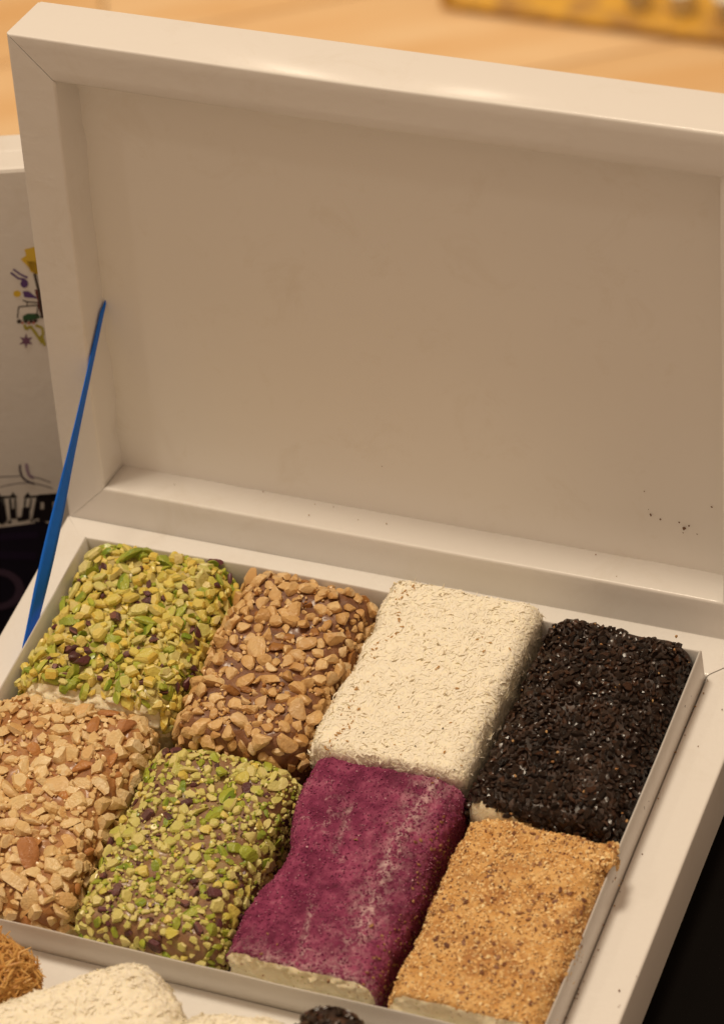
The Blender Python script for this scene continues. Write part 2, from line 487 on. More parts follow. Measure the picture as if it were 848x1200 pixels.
def m_glaze(name, c1, c2, c3, rough=.25, coat=.3):
    t = NT(name)
    col = t.ramp(t.noise(160, 6, .65, .5), [(.3, c1), (.52, c2), (.72, c3)])
    m = t.set(col, t.math('ADD', rough, t.math('MULTIPLY', t.noise(500, 2), .3)), .5, sss=.1, coat=coat)
    b = t.bump(t.noise(420, 6, .65), .6, .0012)
    return m
M_CARA = m_glaze('praline_cream', (.13, .05, .02), (.23, .095, .038), (.34, .18, .085))
M_HONEY = m_glaze('honey_glaze', (.26, .10, .03), (.42, .19, .055), (.60, .36, .15))
M_PINKB = m_glaze('brown_cream', (.15, .07, .035), (.30, .16, .075), (.30, .25, .07))
M_GREENB = m_glaze('pistachio_cream', (.34, .28, .06), (.52, .42, .14), (.66, .56, .30))
M_SOOT = m_glaze('dark_chocolate_glaze', (.012, .006, .004), (.030, .012, .006), (.10, .035, .010), .4, .1)

def cut_mat(name, outer, cream=(.80, .74, .55)):
    pass
GROUP_ROLL = 'filled sweet rolls in the open gift box'
def roll_thing(nm, label, cat='sweet roll'):
    e = empty(nm); tag(e, label, cat, GROUP_ROLL); return e
def base_mesh(nm, root, P, F, mats, mi=None):
    o = meshobj(nm, P, F, mats, root, True, mi); return o

# cream filling seen at open ends
t = NT('cream_filling')
col = t.ramp(t.noise(260, 6, .7, 1.2), [(.28, (.80, .70, .46)), (.45, (.90, .81, .57)), (.75, (.95, .89, .70))])
col = t.mix(t.ramp(t.voro(420), [(.0, (1, 1, 1)), (.12, (.8, .8, .8)), (.20, (0, 0, 0))]), col, t.ramp(t.noise(90, 2), [(.4, (.42, .20, .14)), (.6, (.50, .50, .16))]))
M_CREAM = t.set(col, .5, .4, sss=.2); t.bump(t.noise(420, 6, .7, .8), .55, .0012)

scatter_fast_later = []
# --- A: yellow-green pistachio roll (back left)
A = roll_thing('pistachio_roll', 'bright yellow and green pistachio roll in the back left corner of the box')
sp = (.094, .304, -.080, -.349, .067, .042, .034, .044, 1)
P, F, Nn, c = roll_base(sp, .0010, .0007, lambda P, off: .0006 * fbm(P + off, 240, 3, .6) + .0008 * fbm(P + off, 70, 2), 1)
front = np.clip((-Nn[:, 1] - .45) / .3, 0, 1)
P = P + Nn * (front * (.0016 * fbm(P * np.array([1, 1, 2.5]), 180, 4, .6)))[:, None]
mi = (Nn[F].mean(1)[:, 1] < -.55).astype(int)
base_mesh('roll_body', A, P, F, [M_GREENB, M_CREAM], mi)
r = np.random.default_rng(21)
ms = [chip_mesh('nut', M_PIY, r, (1.15, .85, .42)) for _ in range(6)] + [chunk_mesh('nut', M_PIY, r, (1.2, .8, .6), 3) for _ in range(4)] \
   + [chunk_mesh('nut', M_PIG, r, (1.25, .75, .55), 3) for _ in range(4)] + [chip_mesh('nut', M_PALE, r, (1.3, .8, .3)) for _ in range(2)] \
   + [chip_mesh('nut', M_PIP, r, (1.1, .6, .3)) for _ in range(2)]
wt = np.array([.055] * 6 + [.05] * 4 + [.06] * 4 + [.07] * 2 + [.045] * 2); wt /= wt.sum()
scatter_fast_later.append(('nut_dust', A, P, F, Nn, 500, ms[6:14], .0017, 201))
pts = sample(P, F, Nn, 720, .0028, -.006, 31, lambda p, n: n[1] > -.62, .42)
pts2 = sample(P + Nn * .0015, F, Nn, 300, .0040, .002, 32, lambda p, n: n[1] > -.5, .4)
place('nut_piece', A, pts + pts2, ms, .0053, .34, .07, 33, weights=wt)

# --- B: hazelnut roll
Bt = roll_thing('hazelnut_roll', 'roll covered in chunky golden brown chopped hazelnuts, second from left in back row')
sp = (.316, .498, -.078, -.368, .068, .040, .030, .042, -1)
P, F, Nn, c = roll_base(sp, .0010, .0007, lambda P, off: .0006 * fbm(P + off, 240, 3, .6) + .0007 * fbm(P + off, 70, 2), 2)
base_mesh('roll_body', Bt, P, F, [M_CARA])
r = np.random.default_rng(22)
ms = [chunk_mesh('nut', M_HAZ, r, (1.15, 1.02, .70), 5, .03, None, False, .17, .34) for _ in range(10)] + [chunk_mesh('nut', M_HAZD, r, (1, .95, .7), 4) for _ in range(3)]
wt = np.array([.088] * 10 + [.04] * 3); wt /= wt.sum()
scatter_fast_later.append(('nut_dust', Bt, P, F, Nn, 900, ms[:13], .0015, 202))
pts = sample(P, F, Nn, 520, .0037, -.008, 41, None, .36)
place('nut_piece', Bt, pts, ms, .0055, .26, .09, 43, weights=wt)

# --- E: peanut roll front left
Et = roll_thing('peanut_roll', 'roll crusted with pale chopped peanuts and almonds, in the front left corner of the box')
sp = (.080, .302, -.346, -.674, .067, .040, .030, .042, 0)
P, F, Nn, c = roll_base(sp, .0010, .0010, lambda P, off: .0007 * fbm(P + off, 220, 3, .6), 3)
base_mesh('roll_body', Et, P, F, [M_HONEY])
r = np.random.default_rng(23)
ms = [chunk_mesh('nut', M_PEA, r, (1.4, .95, .6), 4, .04) for _ in range(7)] + [chip_mesh('nut', M_PEA, r, (1.3, .9, .4)) for _ in range(5)] \
   + [chunk_mesh('nut', M_PEAD, r, (1.3, .8, .5), 3) for _ in range(2)]
wt = np.array([.07] * 7 + [.075] * 5 + [.04] * 2); wt /= wt.sum()
scatter_fast_later.append(('nut_dust', Et, P, F, Nn, 1300, ms[:12], .0017, 203))
pts = sample(P, F, Nn, 560, .0034, -.008, 51, None, .45)
place('nut_piece', Et, pts, ms, .0056, .24, .08, 53, weights=wt)

# --- F: green pistachio roll front
Ft = roll_thing('pistachio_roll', 'roll coated in small green chopped pistachios with brown patches, between peanut roll and purple roll')
sp = (.316, .514, -.376, -.674, .065, .040, .028, .042, 1)
P, F, Nn, c = roll_base(sp, .0010, .0009, lambda P, off: .0006 * fbm(P + off, 240, 3, .6), 4)
base_mesh('roll_body', Ft, P, F, [M_PINKB])
r = np.random.default_rng(24)
ms = [chip_mesh('nut', M_PALE, r, (1.1, .9, .4)) for _ in range(6)] + [chunk_mesh('nut', M_PALE, r, (1.05, .85, .6), 4) for _ in range(4)] \
   + [chunk_mesh('nut', M_PIG, r, (1.2, .85, .55), 3) for _ in range(4)] + [chunk_mesh('nut', M_PIY, r, (1.1, .8, .6), 3) for _ in range(2)] \
   + [chip_mesh('nut', M_PIP, r, (1.2, .8, .35)) for _ in range(2)]
wt = np.array([.06] * 6 + [.055] * 4 + [.055] * 4 + [.035] * 2 + [.03] * 2); wt /= wt.sum()
scatter_fast_later.append(('nut_dust', Ft, P, F, Nn, 2300, ms[2:18], .0014, 204))
pts = sample(P, F, Nn, 800, .0027, -.008, 61, None, .38)
place('nut_piece', Ft, pts, ms, .0043, .26, .08, 63, weights=wt)

# --- C: white coconut roll
def m_coco(name, a, b, c):
    t = NT(name); col = t.ramp(t.rnd(), [(0, a), (.5, b), (1, c)])
    return t.set(col, .6, .3, sss=.1)
M_COCO = m_coco('coconut_shreds', (.95, .88, .70), (.98, .93, .79), (.96, .90, .74))
t = NT('coconut_cream'); M_COCOB = t.set(t.mix(t.ramp(t.noise(60, 4, .6), [(.58, (0, 0, 0)), (.74, (.2, .2, .2))]), t.ramp(t.noise(500, 5, .7), [(.3, (.93, .86, .68)), (.5, (.95, .90, .73)), (.7, (.97, .92, .78))]), (.90, .74, .44)), .6, .3, sss=.1)
t.bump(t.noise(900, 5, .7), .2, .0006)
def flake_mesh(r, mat, L=1.0, wd=.22, thk=.10):
    n = 3; V = []; F = []; bend = r.uniform(-.25, .25); wig = r.uniform(-.15, .15)
    for i in range(n + 1):
        u = i / n - .5; tw = 1 if 0 < i < n else .35
        for y, z in ((-wd / 2 * tw, 0), (wd / 2 * tw, 0), (wd / 2 * tw * .7, thk * tw), (-wd / 2 * tw * .7, thk * tw)):
            V.append((u * L, y + wig * math.sin(u * 6), z + bend * (u * u * 2 - .25)))
    for i in range(n):
        for k in range(4): F.append((i * 4 + k, i * 4 + (k + 1) % 4, i * 4 + 4 + (k + 1) % 4, i * 4 + 4 + k))
    F.append((3, 2, 1, 0)); F.append((n * 4, n * 4 + 1, n * 4 + 2, n * 4 + 3))
    me = bpy.data.meshes.new('flake'); me.from_pydata(V, [], F); me.materials.append(mat)
    me.polygons.foreach_set('use_smooth', [True] * len(me.polygons)); sharpen(me, 60); return me
def scatter_fast(nm, root, P, F, Nn, count, meshes, size, tilt, lift, seed, zmin=-.01, jit=.4, wt=None, mask=None):
    r = np.random.default_rng(seed)
    tri = np.concatenate([F[:, [0, 1, 2]], F[:, [0, 2, 3]]])
    cc = P[tri].mean(1); keep = cc[:, 2] > zmin
    if mask is not None: keep &= mask(cc, Nn[tri].mean(1))
    tri = tri[keep]
    a = np.linalg.norm(np.cross(P[tri[:, 1]] - P[tri[:, 0]], P[tri[:, 2]] - P[tri[:, 0]]), axis=1)
    ids = r.choice(len(tri), count, p=a / a.sum()); t_ = tri[ids]
    uv = r.random((count, 2)); fl = uv.sum(1) > 1; uv[fl] = 1 - uv[fl]
    pts = P[t_[:, 0]] + (P[t_[:, 1]] - P[t_[:, 0]]) * uv[:, :1] + (P[t_[:, 2]] - P[t_[:, 0]]) * uv[:, 1:]
    nr = Nn[t_].mean(1); items = []
    for p, n in zip(pts, nr):
        s = size * (1 + jit * (r.random() * 2 - 1))
        items.append((r.choice(len(meshes), p=wt), basis(n, r, tilt) * s, p + n * lift * s))
    return merge(nm, root, items, meshes)
for nm_, rt_, P_, F_, N_, ct_, ms_, sz_, sd_ in scatter_fast_later:
    scatter_fast(nm_, rt_, P_, F_, N_, ct_, ms_, sz_, .5, .25, sd_, zmin=-.004, jit=.5, mask=lambda c_, n: n[:, 1] > -.45)
Ct = roll_thing('coconut_roll', 'white roll coated in shredded coconut inside the open box')
sp = (.512, .718, -.058, -.349, .073, .022, .008, .024, 0)
fine = lambda P, off: .00028 * fbm(P + off, 420, 3, .6)
P, F, Nn, c = roll_base(sp, .0008, .0011, fine, 5)
base_mesh('roll_body', Ct, P, F, [M_COCOB])
r = np.random.default_rng(25)
cf_ms = [flake_mesh(r, M_COCO, 1, .27, .03) for _ in range(8)]
scatter_fast('coconut_shred', Ct, P, F, Nn, 12000, cf_ms, .0024, .085, .0, 71, jit=.6)
scatter_fast('coconut_shred', Ct, P, F, Nn, 700, cf_ms, .0024, .6, .12, 72, jit=.5)
t = NT('toasted_flake'); M_TF = t.set((.50, .27, .08), .6)
scatter_fast('toasted_fleck', Ct, P, F, Nn, 34, [flake_mesh(r, M_TF, .9, .35, .12) for _ in range(3)], .0011, .1, .35, 75, zmin=.012, jit=.6)

t = NT('dark_speck'); M_SPK = t.set((.03, .012, .006), .6)
scatter_fast('dark_speck', Ct, P, F, Nn, 22, [flake_mesh(r, M_SPK, .7, .5, .2)], .0007, .1, .6, 76, zmin=.012, jit=.5)
scatter_fast('toasted_fleck', Ct, P, F, Nn, 70, [flake_mesh(r, M_TF, .9, .35, .12)], .0011, .2, .3, 77, zmin=.012, jit=.6,
             mask=lambda c_, n: np.abs(c_[:, 0] - .545 * W - .002 * np.sin(c_[:, 1] * 300)) < .0012)
# --- D: black crumb roll
Dt = roll_thing('chocolate_roll', 'black roll crusted with dark cocoa crumbs in the back right corner of the box')
sp = (.734, .926, -.060, -.384, .067, .034, .022, .036, 0)
P, F, Nn, c = roll_base(sp, .0010, .0013, None, 6)
mi = ((Nn[F].mean(1)[:, 1] < -.5) & (P[F].mean(1)[:, 0] < (.83 + .025 * vnoise(P[F].mean(1) * 300)) * W) & (P[F].mean(1)[:, 2] < (.064 - .16 * (P[F].mean(1)[:, 0] / W - .74)) * W)).astype(int)
base_mesh('roll_body', Dt, P, F, [M_SOOT, M_CREAM], mi)
t = NT('cocoa_crumb')
M_CRUMB = t.set(t.ramp(t.rnd(), [(0, (.016, .0075, .0045)), (.6, (.030, .014, .008)), (.9, (.048, .021, .011)), (1, (.08, .03, .013))]), .30, .5, coat=.3, coat_rough=.15)
t.bump(t.noise(5, 5, .7), .6, .2)
r = np.random.default_rng(26)
ms = [chunk_mesh('crumb', M_CRUMB, r, (1.1, .9, .65), 4, .12, ICO2 if k < 3 else ICO1) for k in range(8)]
okd = lambda p, n: not (p[1] > -.078 * W + .0014 * math.sin(p[0] * 700) and p[0] > .83 * W and n[2] < .95) and not (n[1] < -.5 and p[0] < .83 * W and p[2] < (.064 - .16 * (p[0] / W - .74)) * W)
pts = sample(P, F, Nn, 3800, .00165, -.008, 81, okd, .35)
place('cocoa_crumb', Dt, pts, ms, .0029, .4, .22, 83)
t = NT('pale_crumb'); M_PC = t.set(t.ramp(t.rnd(), [(0, (.55, .36, .16)), (1, (.45, .20, .08))]), .5)
scatter_fast('pale_crumb', Dt, P, F, Nn, 26, [chunk_mesh('c', M_PC, r, (1, .9, .7), 3)], .0011, .3, 1.4, 85, zmin=.01)

# --- G: purple powder roll
Gt = roll_thing('berry_roll', 'purple powdered roll with whitish cracks and a cut cream end')
CREASES = {'a': [(0.6305, -0.6594), (0.6176, -0.6331), (0.6142, -0.608), (0.6113, -0.5786)], 'b': [(0.6887, -0.3599), (0.6825, -0.4097), (0.6765, -0.4588), (0.6769, -0.5123), (0.68, -0.5774), (0.6842, -0.6024)], 'c': [(0.5976, -0.4247), (0.602, -0.4646), (0.6059, -0.4974)], 'd': [(0.6369, -0.3495), (0.6705, -0.3479), (0.7021, -0.3565)], 'e': [(0.5521, -0.5383), (0.5822, -0.5704), (0.6041, -0.6107)]}
def crease_dist(P):
    out = {}
    q = P[:, :2] / W + .0035 * np.stack([vnoise(P * 350), vnoise(P * 350 + 9)], 1)
    for k, pl in CREASES.items():
        best = np.full(len(P), 9.)
        for a, b in zip(pl[:-1], pl[1:]):
            a = np.array(a); b = np.array(b); e = b - a
            t_ = np.clip(((q - a) @ e) / (e @ e), 0, 1)
            best = np.minimum(best, np.linalg.norm(q - a - t_[:, None] * e, axis=1))
        out[k] = best
    return out
def fineG(P, off):
    q = P * np.array([1.0, .45, 1.0]) + off
    ridge = 1 - np.abs(fbm(q, 130, 3, .5)); crease = np.clip(ridge - .93, 0, 1) * 14
    return .00035 * fbm(P + off, 260, 3, .6) + .00022 * fbm(P, 1100, 2, .7) - .00030 * np.clip(crease, 0, 1)
sp = (.524, .722, -.352, -.672, .068, .030, .009, .028, -1.0)
P, F, Nn, c = roll_base(sp, .00055, .0009, fineG, 7)
# gentle waist on the left side, as the roll sags there
u = (P[:, 1] / W + .352) / -.316
P[:, 0] += W * (.017 * np.exp(-((u - .48) / .17) ** 2) - .004 * np.exp(-((u - .85) / .18) ** 2)) * np.clip(1 - (P[:, 0] / W - .526) / .19, 0, 1)
cdist = crease_dist(P)
endm = np.clip((-Nn[:, 1] - .5) / .4, 0, 1)
P = P + Nn * (endm * (.0009 * fbm(P + 3, 230, 4, .6)))[:, None]
P[:, 1] -= .0010 * np.clip(fbm(P + 7, 260, 3), 0, 1) * np.exp(-((P[:, 2] - .056 * W) / .0016) ** 2) * (P[:, 1] < -.66 * W)
topm = np.clip(Nn[:, 2], 0, 1)
P[:, 2] -= topm * (.0012 * np.exp(-(cdist['a'] / .0028) ** 2) + .0007 * np.exp(-(cdist['c'] / .003) ** 2) + .0006 * np.exp(-(cdist['d'] / .003) ** 2) + .0007 * np.exp(-(cdist['e'] / .004) ** 2))
P[:, 2] += topm * .0009 * np.exp(-(cdist['b'] / .010) ** 2) - topm * .0007 * np.exp(-((cdist['b'] - .012) / .006) ** 2)
t = NT('berry_powder')
fac = t.noise(150, 7, .72, .4)
col = t.ramp(fac, [(.30, (.13, .016, .050)), (.44, (.24, .035, .100)), (.57, (.36, .07, .16)), (.72, (.54, .20, .30))])
dark = t.ramp(t.noise(45, 4, .6, .5), [(.35, (.60, .55, .58)), (.55, (1, 1, 1))])
col = t.mix(.8, col, dark, 'MULTIPLY')
mp = t.n.new('ShaderNodeMapping'); mp.inputs['Scale'].default_value = (1.0, .38, 1.0); t.lk(t.tc.outputs['Object'], mp.inputs[0])
cr1 = t.noise(75, 5, .62, .8, vec=mp.outputs[0])
crack = t.ramp(t.math('ABSOLUTE', t.math('SUBTRACT', cr1, .5)), [(.0, (1, 1, 1)), (.006, (.8, .8, .8)), (.022, (0, 0, 0))])
gate = t.ramp(t.noise(38, 3, .5), [(.52, (0, 0, 0)), (.66, (1, 1, 1))])
ck = t.math('MULTIPLY', crack, t.math('MULTIPLY', gate, t.ramp(t.noise(500, 3, .6), [(.38, (.1, .1, .1)), (.6, (.9, .9, .9))])))
col = t.mix(ck, col, (.66, .42, .46))
frost = t.math('MULTIPLY', t.attr('frost'), t.ramp(t.noise(330, 6, .75, .5), [(.44, (0, 0, 0)), (.62, (1, 1, 1))]))
col = t.mix(frost, col, (.70, .50, .52))
gr = t.ramp(t.noise(2600, 2, .6), [(.35, (.75, .72, .74)), (.6, (1.06, 1.06, 1.06))])
col = t.mix(.8, col, gr, 'MULTIPLY')
M_BERRY = t.set(col, .85, .25); b = t.bump(t.noise(1900, 4, .7), .7, .0006); t.bump(t.noise(400, 5, .7), .5, .001, b)
fn = Nn[F].mean(1); mi = (fn[:, 1] < -.80).astype(int)
o = base_mesh('roll_body', Gt, P, F, [M_BERRY, M_CREAM], mi)
frost_v = np.exp(-((P[:, 1] + .678 * W) / .0056) ** 2) * 1.0 + .30 * np.exp(-((P[:, 0] - .675 * W) / .0045) ** 2) + .9 * np.exp(-(cdist['b'] / .006) ** 2) + .30 * np.exp(-(cdist['b'] / .035) ** 2) + .9 * np.exp(-(cdist['a'] / .0035) ** 2) + .7 * np.exp(-(cdist['c'] / .004) ** 2) + .5 * np.exp(-(cdist['d'] / .005) ** 2)
add_attr(o, 'frost', np.clip(frost_v, 0, 1))
M_BERRYC = NT('berry_crumb'); M_BERRYC = M_BERRYC.set(M_BERRYC.ramp(M_BERRYC.rnd(), [(0, (.11, .016, .052)), (.6, (.25, .04, .115)), (.92, (.38, .09, .19)), (1, (.66, .42, .48))]), .85, .2)
r = np.random.default_rng(27)
scatter_fast('powder_grain', Gt, P, F, Nn, 7000, [chunk_mesh('c', M_BERRYC, r, (1, .9, .7), 2, .1, ICO1) for _ in range(4)], .00075, .3, .1, 91, mask=lambda c_, n: n[:, 1] > -.75)
t = NT('nut_crumb'); M_NC = t.set(t.ramp(t.rnd(), [(0, (.46, .24, .09)), (.5, (.20, .08, .035)), (1, (.44, .25, .12))]), .6)
scatter_fast('nut_crumb', Gt, P, F, Nn, 280, [chunk_mesh('c', M_NC, r, (1.2, .8, .6), 3, .1, ICO1) for _ in range(3)], .0011, .3, .15, 92, mask=lambda c_, n: (n[:, 0] > .4) & (c_[:, 1] < -.42 * W))
scatter_fast('nut_crumb', Gt, P, F, Nn, 16, [chunk_mesh('c', M_NC, r, (1.2, .8, .6), 3, .1, ICO1) for _ in range(3)], .0012, .3, .3, 93, zmin=.014)

# --- H: tan crumb roll
Ht = roll_thing('crumb_roll', 'tan roll coated in fine nut crumbs with brown specks')
fineH = lambda P, off: .00055 * fbm(P + off, 260, 4, .62) + .0006 * fbm(P + off, 90, 2)
sp = (.742, .932, -.392, -.676, .067, .026, .010, .028, 0)
P, F, Nn, c = roll_base(sp, .0006, .0009, fineH, 8)
t = NT('nut_crumb_coating')
col = t.ramp(t.noise(210, 8, .78, .3), [(.30, (.42, .19, .055)), (.44, (.70, .38, .12)), (.58, (.84, .54, .22)), (.76, (.94, .74, .42))])
col = t.mix(t.ramp(t.noise(85, 5, .65), [(.48, (0, 0, 0)), (.62, (.85, .85, .85))]), col, (.46, .21, .07))
sp1 = t.ramp(t.voro(520), [(.0, (1, 1, 1)), (.20, (1, 1, 1)), (.28, (0, 0, 0))])
sp2 = t.ramp(t.noise(160, 2, .5), [(.52, (0, 0, 0)), (.58, (1, 1, 1))])
col = t.mix(t.math('MULTIPLY', sp1, sp2), col, (.13, .045, .02))
M_TAN = t.set(col, .7, .35, sss=.1); b = t.bump(t.noise(1500, 4, .7), .7, .0008)
mi = (Nn[F].mean(1)[:, 1] < -.85).astype(int)
base_mesh('roll_body', Ht, P, F, [M_TAN, M_CREAM], mi)
t = NT('tan_grain'); M_TG = t.set(t.ramp(t.rnd(), [(0, (.74, .42, .14)), (.35, (.88, .58, .25)), (.62, (.95, .76, .42)), (.74, (.60, .32, .10)), (.90, (.20, .07, .025)), (1, (.14, .05, .02))]), .6, .4, sss=.1)
r = np.random.default_rng(28)
scatter_fast('crumb_grain', Ht, P, F, Nn, 4200, [chunk_mesh('c', M_TG, r, (1.1, .9, .65), 2, .1, ICO1) for _ in range(5)], .0012, .4, -.04, 95, jit=.75, mask=lambda c_, n: n[:, 1] > -.8)
t = NT('brown_fleck'); M_BF = t.set(t.ramp(t.rnd(), [(0, (.13, .045, .018)), (.6, (.24, .10, .04)), (1, (.40, .20, .08))]), .6)
scatter_fast('brown_fleck', Ht, P, F, Nn, 480, [chunk_mesh('c', M_BF, r, (1.3, .8, .4), 3, .1, ICO1) for _ in range(4)], .0012, .25, .10, 96, jit=.95, mask=lambda c_, n: n[:, 1] > -.8)
r2 = np.random.default_rng(29)
scatter_fast('crumb_grain', Ht, P, F, Nn, 6500, [chunk_mesh('c', M_TG, r, (1.1, .9, .65), 2, .1, ICO1) for _ in range(4)], .0008, .4, .05, 97, jit=.5, mask=lambda c_, n: n[:, 1] > -.8)
# loose clump squeezed against the liner wall
cl = []
mm = [chunk_mesh('c', M_TG, r2, (1.1, .9, .8), 3, .1, ICO1) for _ in range(4)]
for _ in range(150):
    q = np.clip(r2.normal(size=3), -1.6, 1.6) * np.array([.0010, .0028, .0012]) + np.array([.931 * W, -.412 * W, .062 * W])
    cl.append((r2.integers(4), basis(np.array([0, 0, 1.]), r2, .6) * r2.uniform(.0012, .0026), q))
merge('crumb_clump', Ht, cl, mm)

t = NT('loose_crumb'); M_LC = t.set(t.ramp(t.rnd(), [(0, (.05, .02, .01)), (.5, (.16, .07, .03)), (.8, (.45, .24, .09)), (1, (.55, .42, .22))]), .6)
r3 = np.random.default_rng(77); its = []
mm = [chunk_mesh('c', M_LC, r3, (1.1, .9, .8), 3, .1, ICO1) for _ in range(4)]
for _ in range(48):
    if r3.random() < .85: q = np.array([W - r_ + r3.normal() * .0005 + .0004, -r_ - r3.random() * .60 * W, .0003])
    else: q = np.array([W - r_ * r3.random(), -r_ - r3.random() * .64 * W, .0003])
    its.append((r3.integers(4), basis(np.array([0, 0, 1.]), r3, .6) * r3.uniform(.0003, .0009), q))
for _ in range(9):
    q = face_pt(r3.uniform(.1, .9) * W, f_ + .0003, r3.uniform(.001, d_ - .003)); its.append((r3.integers(4), basis(np.array([0, 0, 1.]), r3, .6) * r3.uniform(.0003, .0007), q))
merge('loose_crumbs', box, its, mm)
# ------------------------------------------------------------------ front tray and its sweets
ft = empty('cardboard_tray', (0.1, -.9 * W, -.02))
slab_o = slab('tray_board', M_CARD, (-.25 * W, -1.45 * W, -.012), X * 1.6 * W, Y * .695 * W, Z, .004, None)
bpy.data.objects.remove(ft)
slab_o.name = 'cardboard_tray'
tag(slab_o, 'flat white cardboard tray in front of the open box, carrying blurred sweets', 'tray')
slab_l = slab('tray_foot', M_CARD, (-.2 * W, -1.4 * W, -.0162), X * 1.5 * W, Y * .6 * W, Z, B_ - .0162 - .0003, slab_o)

GF = 'sweets on the tray in front of the box'
def free_roll(nm, label, cat, cx, cy, hx, hy, z0, z1, rx, ry, rz, rot, cell, low, fine, seed, mats, group=GF, tilt=0, cutend=None):
    e = empty(nm); tag(e, label, cat, group)
    hz = (z1 - z0) / 2
    P, F, Nn = rbox_np(hx, hy, hz, (rx, ry, rz), cell)
    P = P + Nn * (low * fbm(P + seed, 60, 3))[:, None]
    if fine: P = P + Nn * (fine * fbm(P + seed, 380, 3, .6))[:, None]
    R = np.array(Euler((0, math.radians(tilt), math.radians(rot))).to_matrix())
    mi = None
    if cutend is not None: mi = (Nn[F].mean(1) @ np.array(cutend) > .8).astype(int)
    P = P @ R.T + np.array([cx, cy, z0 + hz]); Nn = Nn @ R.T
    meshobj('roll_body', P, F, mats, e, True, mi)
    return e, P, F, Nn
zt0 = -.0118
# white coconut roll, nearest left
e, P, F, Nn = free_roll('coconut_roll', 'large blurred white coconut roll at the lower left edge, in front of the open box', 'sweet roll',
    .405 * W, -.882 * W, .158 * W, .090 * W, .0008, .148 * W, .016, .014, .016, 38, .0009, .0012, .0005, 12, [M_COCOB, M_CREAM], cutend=(0, -1, 0))
scatter_fast('coconut_shred', e, P, F, Nn, 5200, cf_ms, .0028, .18, .02, 111, zmin=0, jit=.5, mask=lambda c_, n: n[:, 1] > -.9)
e, P, F, Nn = free_roll('coconut_roll', 'small white coconut sweet at the bottom edge, right of the large blurred coconut roll', 'sweet roll',
    .618 * W, -.858 * W, .080 * W, .085 * W, zt0, .136 * W, .012, .012, .012, 12, .0009, .0010, .0005, 13, [M_COCOB, M_CREAM])
scatter_fast('coconut_shred', e, P, F, Nn, 4200, cf_ms, .0028, .18, .02, 112, zmin=0, jit=.5)
# dark sweet
e, P, F, Nn = free_roll('chocolate_roll', 'dark cocoa crumb sweet barely showing at the bottom edge of the picture', 'sweet roll',
    .725 * W, -.792 * W, .042 * W, .045 * W, .0008, .148 * W, .010, .010, .010, 10, .0011, .0012, .0005, 14, [M_SOOT])
scatter_fast('cocoa_crumb', e, P, F, Nn, 700, ms, .0027, .35, .1, 113, zmin=0)
# shredded golden pastry
e = empty('shredded_pastry'); tag(e, 'golden toasted shredded pastry sweet at the left edge, behind the blurred coconut roll', 'pastry', GF)
t = NT('golden_pastry'); M_KAD = t.set(t.ramp(t.rnd(), [(0, (.66, .36, .10)), (.5, (.76, .48, .17)), (1, (.52, .24, .06))]), .5, .4, sss=.1)
r = np.random.default_rng(30)
P, F, Nn = rbox_np(.075 * W, .045 * W, .062 * W, (.018, .013, .014), .0015)
R = np.array(Euler((0, 0, math.radians(15))).to_matrix())
P = P + Nn * (.001 * fbm(P, 70, 3))[:, None]
P = P @ R.T + np.array([.250 * W, -.786 * W, .0008 + .062 * W]); Nn = Nn @ R.T
meshobj('pastry_core', P, F, M_KAD, e)
km = [flake_mesh(r, M_KAD, 1, .085, .08) for _ in range(8)]
scatter_fast('pastry_strand', e, P, F, Nn, 2600, km, .0075, .45, .03, 114, zmin=-.01, jit=.45)

# ------------------------------------------------------------------ black display block and table
t = NT('black_cloth')
wv = t.noise(1800, 2, .5)
M_BLACK = t.set(t.mix(t.noise(20, 4), (.0025, .002, .0018), (.005, .004, .0035)), .95, .08); t.bump(wv, .4, .0008)
def bevbox(name, mat, lo, hi, bev, parent=None):
    bm = bmesh.new(); bmesh.ops.create_cube(bm, size=1)
    lo = Vector(lo); hi = Vector(hi)
    for v in bm.verts: v.co = Vector([lo[i] + (v.co[i] + .5) * (hi[i] - lo[i]) for i in range(3)])
    bmesh.ops.bevel(bm, geom=bm.edges, offset=bev, segments=2, affect='EDGES', profile=.5)
    me = bpy.data.meshes.new(name); bm.to_mesh(me); bm.free(); me.materials.append(mat)
    o = bpy.data.objects.new(name, me); return link(o, parent)
blk = bevbox('display_block', M_BLACK, (.02 * W, -1.8 * W, -.4495 * W), (2.6 * W, .20 * W, -B_ - .0006), .003)
tag(blk, 'black cloth covered display block under the open gift box', 'display block')
blk2 = bevbox('display_block', M_BLACK, (-.6 * W, -1.8 * W, -.4495 * W), (.0195 * W, -.50 * W, -B_ - .0006), .003)
tag(blk2, 'smaller black display block under the left end of the front tray', 'display block')
tab = bevbox('table', M_BLACK, (-2.2 * W, -2.4 * W, -.52 * W), (3.2 * W, .80 * W, -.450 * W), .004)
tag(tab, 'black table carrying the display block and both white boxes', 'table')
for lx in (-2.0, 3.0):
    for ly in (-2.2, .6):
        bevbox('leg', M_BLACK, (lx * W - .02, ly * W - .02, -3.4 * W + .001), (lx * W + .02, ly * W + .02, -.521 * W), .003, tab)

